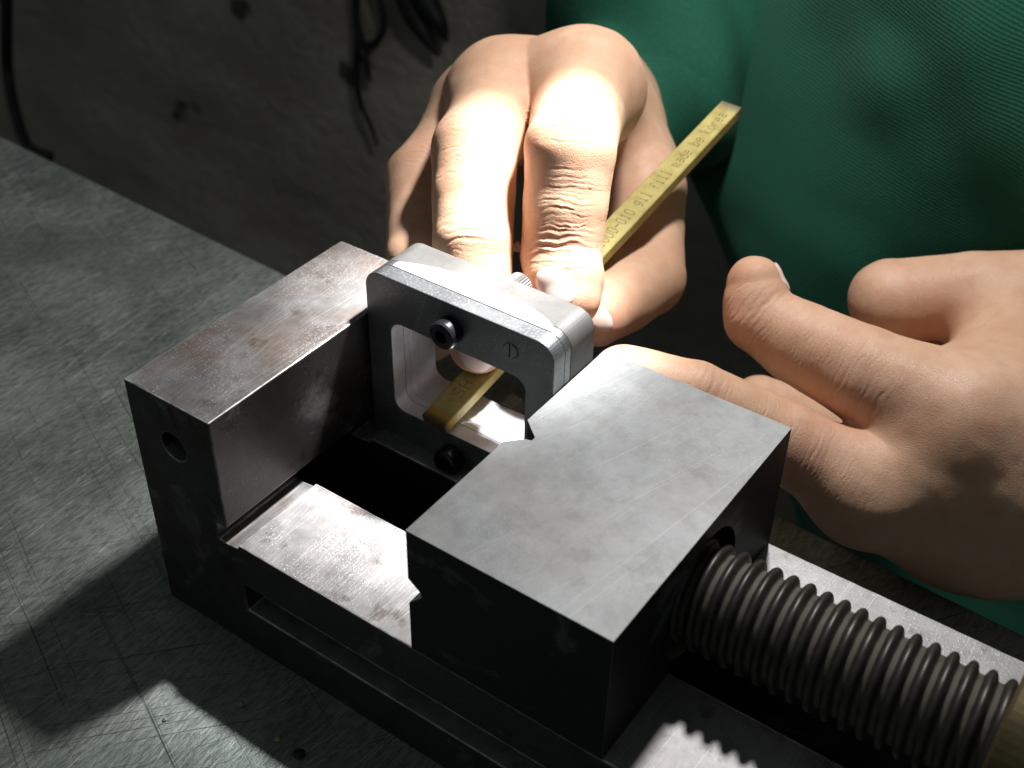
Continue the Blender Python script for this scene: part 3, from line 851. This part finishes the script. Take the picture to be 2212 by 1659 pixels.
hand = RH.build('hand', (-75, 60, 20), (80, 262, 145), 1.3, person, 2, 'hand seen from the knuckles, fingers bent down behind the metal frame')
RH.nail(pix(1186, 628, 297), iT - iD, toward_cam(iT) + .35 * unit(iD - iT), 12.5, 12.0, hand)
RH.nail(pix(1036, 772, 304), mT - mD, toward_cam(mT), 11.0, 10.0, hand, tip=.3)
RH.nail(pix(1290, 694, 322), tT - tI, toward_cam(tT), 10.5, 10.0, hand, lift=.5)

# --- hand that steadies the vise
LtT, LtI, LtK, LtM, LtC = pix(1630, 612, 322), pix(1640, 686, 322), pix(1722, 738, 318), pix(1868, 810, 311), pix(2090, 905, 303)
LiT, LiP, LiK, LiM = pix(1345, 812, 307), pix(1500, 854, 304), pix(1690, 952, 307), pix(1875, 1058, 309)
Lc0, Lc1, Lc2 = pix(2300, 640, 340), pix(2100, 640, 346), pix(1922, 648, 350)
Ld1, Ld2 = pix(1985, 705, 366), pix(2120, 740, 366)
LmM, LmT = pix(1880, 975, 352), pix(1640, 872, 348)
pal = pix(2190, 1010, 318); lw = pix(2560, 1040, 325); heel = pix(2080, 1120, 325); kn = pix(2330, 760, 352)
LH = Hand({
    'thumb': [(LtT, 7.0), (lerp(LtT, LtI, .55), 8.5), (LtI, 9.0), (LtK, 10.5), (LtM, 12.0), (LtC, 14.8), (pix(2340, 965, 310), 21)],
    'index': [(LiT, 7.8), (LiP, 8.4), (LiK, 9.8), (LiM, 11.4)],
    'middle': [(LmT, 8.0), (LmM, 11.0)],
    'curled': [(Lc0, 13.0), (Lc1, 12.2), (Lc2, 11.4), (Ld1, 9.6), (Ld2, 8.6)],
}, [(LiM, 11.5, pal, 21), (LtC, 14, pal, 20), (LmM, 12, pal, 22), (pal, 23, lw, 26), (heel, 16, pal, 20), (LiM, 11.5, heel, 14), (kn, 15, lw, 24), (pix(2205, 745, 338), 15, pal, 20),
    (pix(2205, 735, 338), 12, kn, 16), (pix(1990, 835, 318), 7, pix(2190, 860, 325), 15), (pix(2060, 985, 308), 13, pix(2230, 1080, 316), 20)], kp=5.5, kf=0.7, kpalm=14)
LH.wrinkle('thumb', LtI, LtM - LtT, toward_cam(LtI) + np.array([-.5, 0, 0]), [(-3.5, .32, .16, -.4, 0, 6), (-1.2, .4, .32, -.5, -2, 6), (.8, .45, .38, -.5, -3, 5.5), (2.6, .35, .26, -.2, 0, 6.5), (4.6, .3, .2, 0, 1, 6), (7, .3, .18, .2, 2, 5)] + fine_lines(20, 9, 5, .12, 51))
LH.wrinkle('thumb', lerp(LtI, LtM, .55), LtM - LtI, toward_cam(LtM), fine_lines(60, 16, 7, .17, 52, 2))
LH.wrinkle('thumb', LtM, LtC - LtM, toward_cam(LtM), fine_lines(40, 18, 8, .13, 57, 0) + [(2, .45, .3, .8, 6, 7), (6, .5, .3, .8, 7, 8), (-4, .4, .22, .8, 6, 7)])
LH.wrinkle('index', LiP, LiM - LiT, toward_cam(LiP) + np.array([0, 0, .8]), [(-3, .4, .25, .4, 0, 7), (-.8, .45, .34, .5, 0, 7), (1.4, .4, .3, .3, 0, 7), (3.6, .35, .2, 0, 0, 7)] + fine_lines(14, 8, 5, .12, 53))
LH.wrinkle('index', lerp(LiP, LiM, .6), LiM - LiP, toward_cam(LiM), fine_lines(60, 18, 7, .17, 54))
LH.wrinkle('curled', Lc1, Lc2 - Lc0, toward_cam(Lc1), fine_lines(26, 22, 7, .08, 55))
LH.reds += [(LtI + np.array([-3, -3, -3]), 8, .55), (LtT, 8, .3), (pix(1990, 730, 340), 9, .5), (pix(1720, 1010, 300), 9, .5), (LtM + np.array([0, -6, -8]), 14, .35)]
hand2 = LH.build('hand', (40, 66, -2), (205, 215, 100), 1.35, person, 2, 'hand with raised thumb reaching behind the moving vise jaw')
LH.nail(lerp(LtT, LtI, .15) + 6.9 * unit(pix(1700, 585, 322) - pix(1625, 618, 322)), LtT - LtI, unit(pix(1700, 585, 322) - pix(1625, 618, 322)), 9.0, 9.0, hand2)

# --- green work coat: torso, sleeve, lap
def coat_fn(P):
    cx = 97 + .42 * np.sqrt((P[:, 2] - 32) ** 2 + 900)
    q = np.stack([P[:, 0] - cx, P[:, 1] - 372, P[:, 2]], 1) / np.array([186., 148., 1.])
    r = np.sqrt(q[:, 0] ** 2 + q[:, 1] ** 2)
    d = (r - 1 - (P[:, 2] - 20) * 0.0004) * 148
    t = P[:, 0] * .9 - P[:, 1] * .3
    fold = 5.5 * np.sin(t * .035 + P[:, 2] * .028 + 2.2 * vnoise(P, .012, 4)) + 7 * (vnoise(P, .018, 6) - .5) + 3 * (vnoise(P, .045, 8) - .5)
    return d + fold
def sleeve_fn(P):
    a, b, c = pix(1365, 240, 445), pix(1465, 60, 470), pix(1540, -260, 525)
    d = smin(seg(P, a, b, 31, 46), seg(P, b, c, 46, 64), 8)
    ax = unit(c - a); t = (P - a) @ ax
    lat = (P - a) @ unit(np.cross(ax, [0, 0, 1.]))
    fold = 4.2 * np.sin(t * .16 + lat * .10 + 3 * vnoise(P, .03, 11)) + 6 * (vnoise(P, .035, 12) - .5)
    return d + fold
def cloth_obj(name, fn, lo, hi, h, levels, parent):
    V, Q = surface_nets(fn, lo, hi, h); V = settle(fn, V, 1)
    for _ in range(levels): V, Q = subdivide(V, Q); V = settle(fn, V, 1)
    return link(name, np_mesh(name, V, Q), M['cloth'] if name == 'work_coat' else M['sleeve'], parent)
coat = cloth_obj('work_coat', coat_fn, (-45, 190, -220), (370, 400, 300), 7.0, 2, person)
sl_ = cloth_obj('sleeve', sleeve_fn, (-180, 150, -15), (90, 430, 280), 5.5, 2, coat)


# ------------------------------------------------------------------ small bits on the bench
def chip(px, py, size, lab, mat, flatn=0.5):
    p = on(px, py, 2, 0.0)
    bm = bmesh.new(); bmesh.ops.create_icosphere(bm, subdivisions=2, radius=size * S)
    for v_ in bm.verts:
        v_.co *= 1 + rnd.uniform(-.28, .28); v_.co.z *= flatn
    zmin = min(v_.co.z for v_ in bm.verts)
    o = link('grit_chip', bm_mesh(bm, 'grit_chip'), mat, None, False)
    o.location = Vector((p[0] * S, p[1] * S, -zmin)); props(o, lab, 'chip')
chip(523, 1525, 0.75, 'tiny grey metal chip lying on the bench beside the vise base', M['chip'], 0.8)
chip(647, 1632, 1.3, 'black crumb of grease lying on the bench in the vise shadow', M['dirt'], 0.4)
chip(600, 1600, 0.7, 'pale yellowish crumb at the edge of the vise shadow', M['stone'], 0.6)
chip(357, 1555, 0.55, 'bright metal speck among scratches on the lit bench', M['shim'], 0.6)
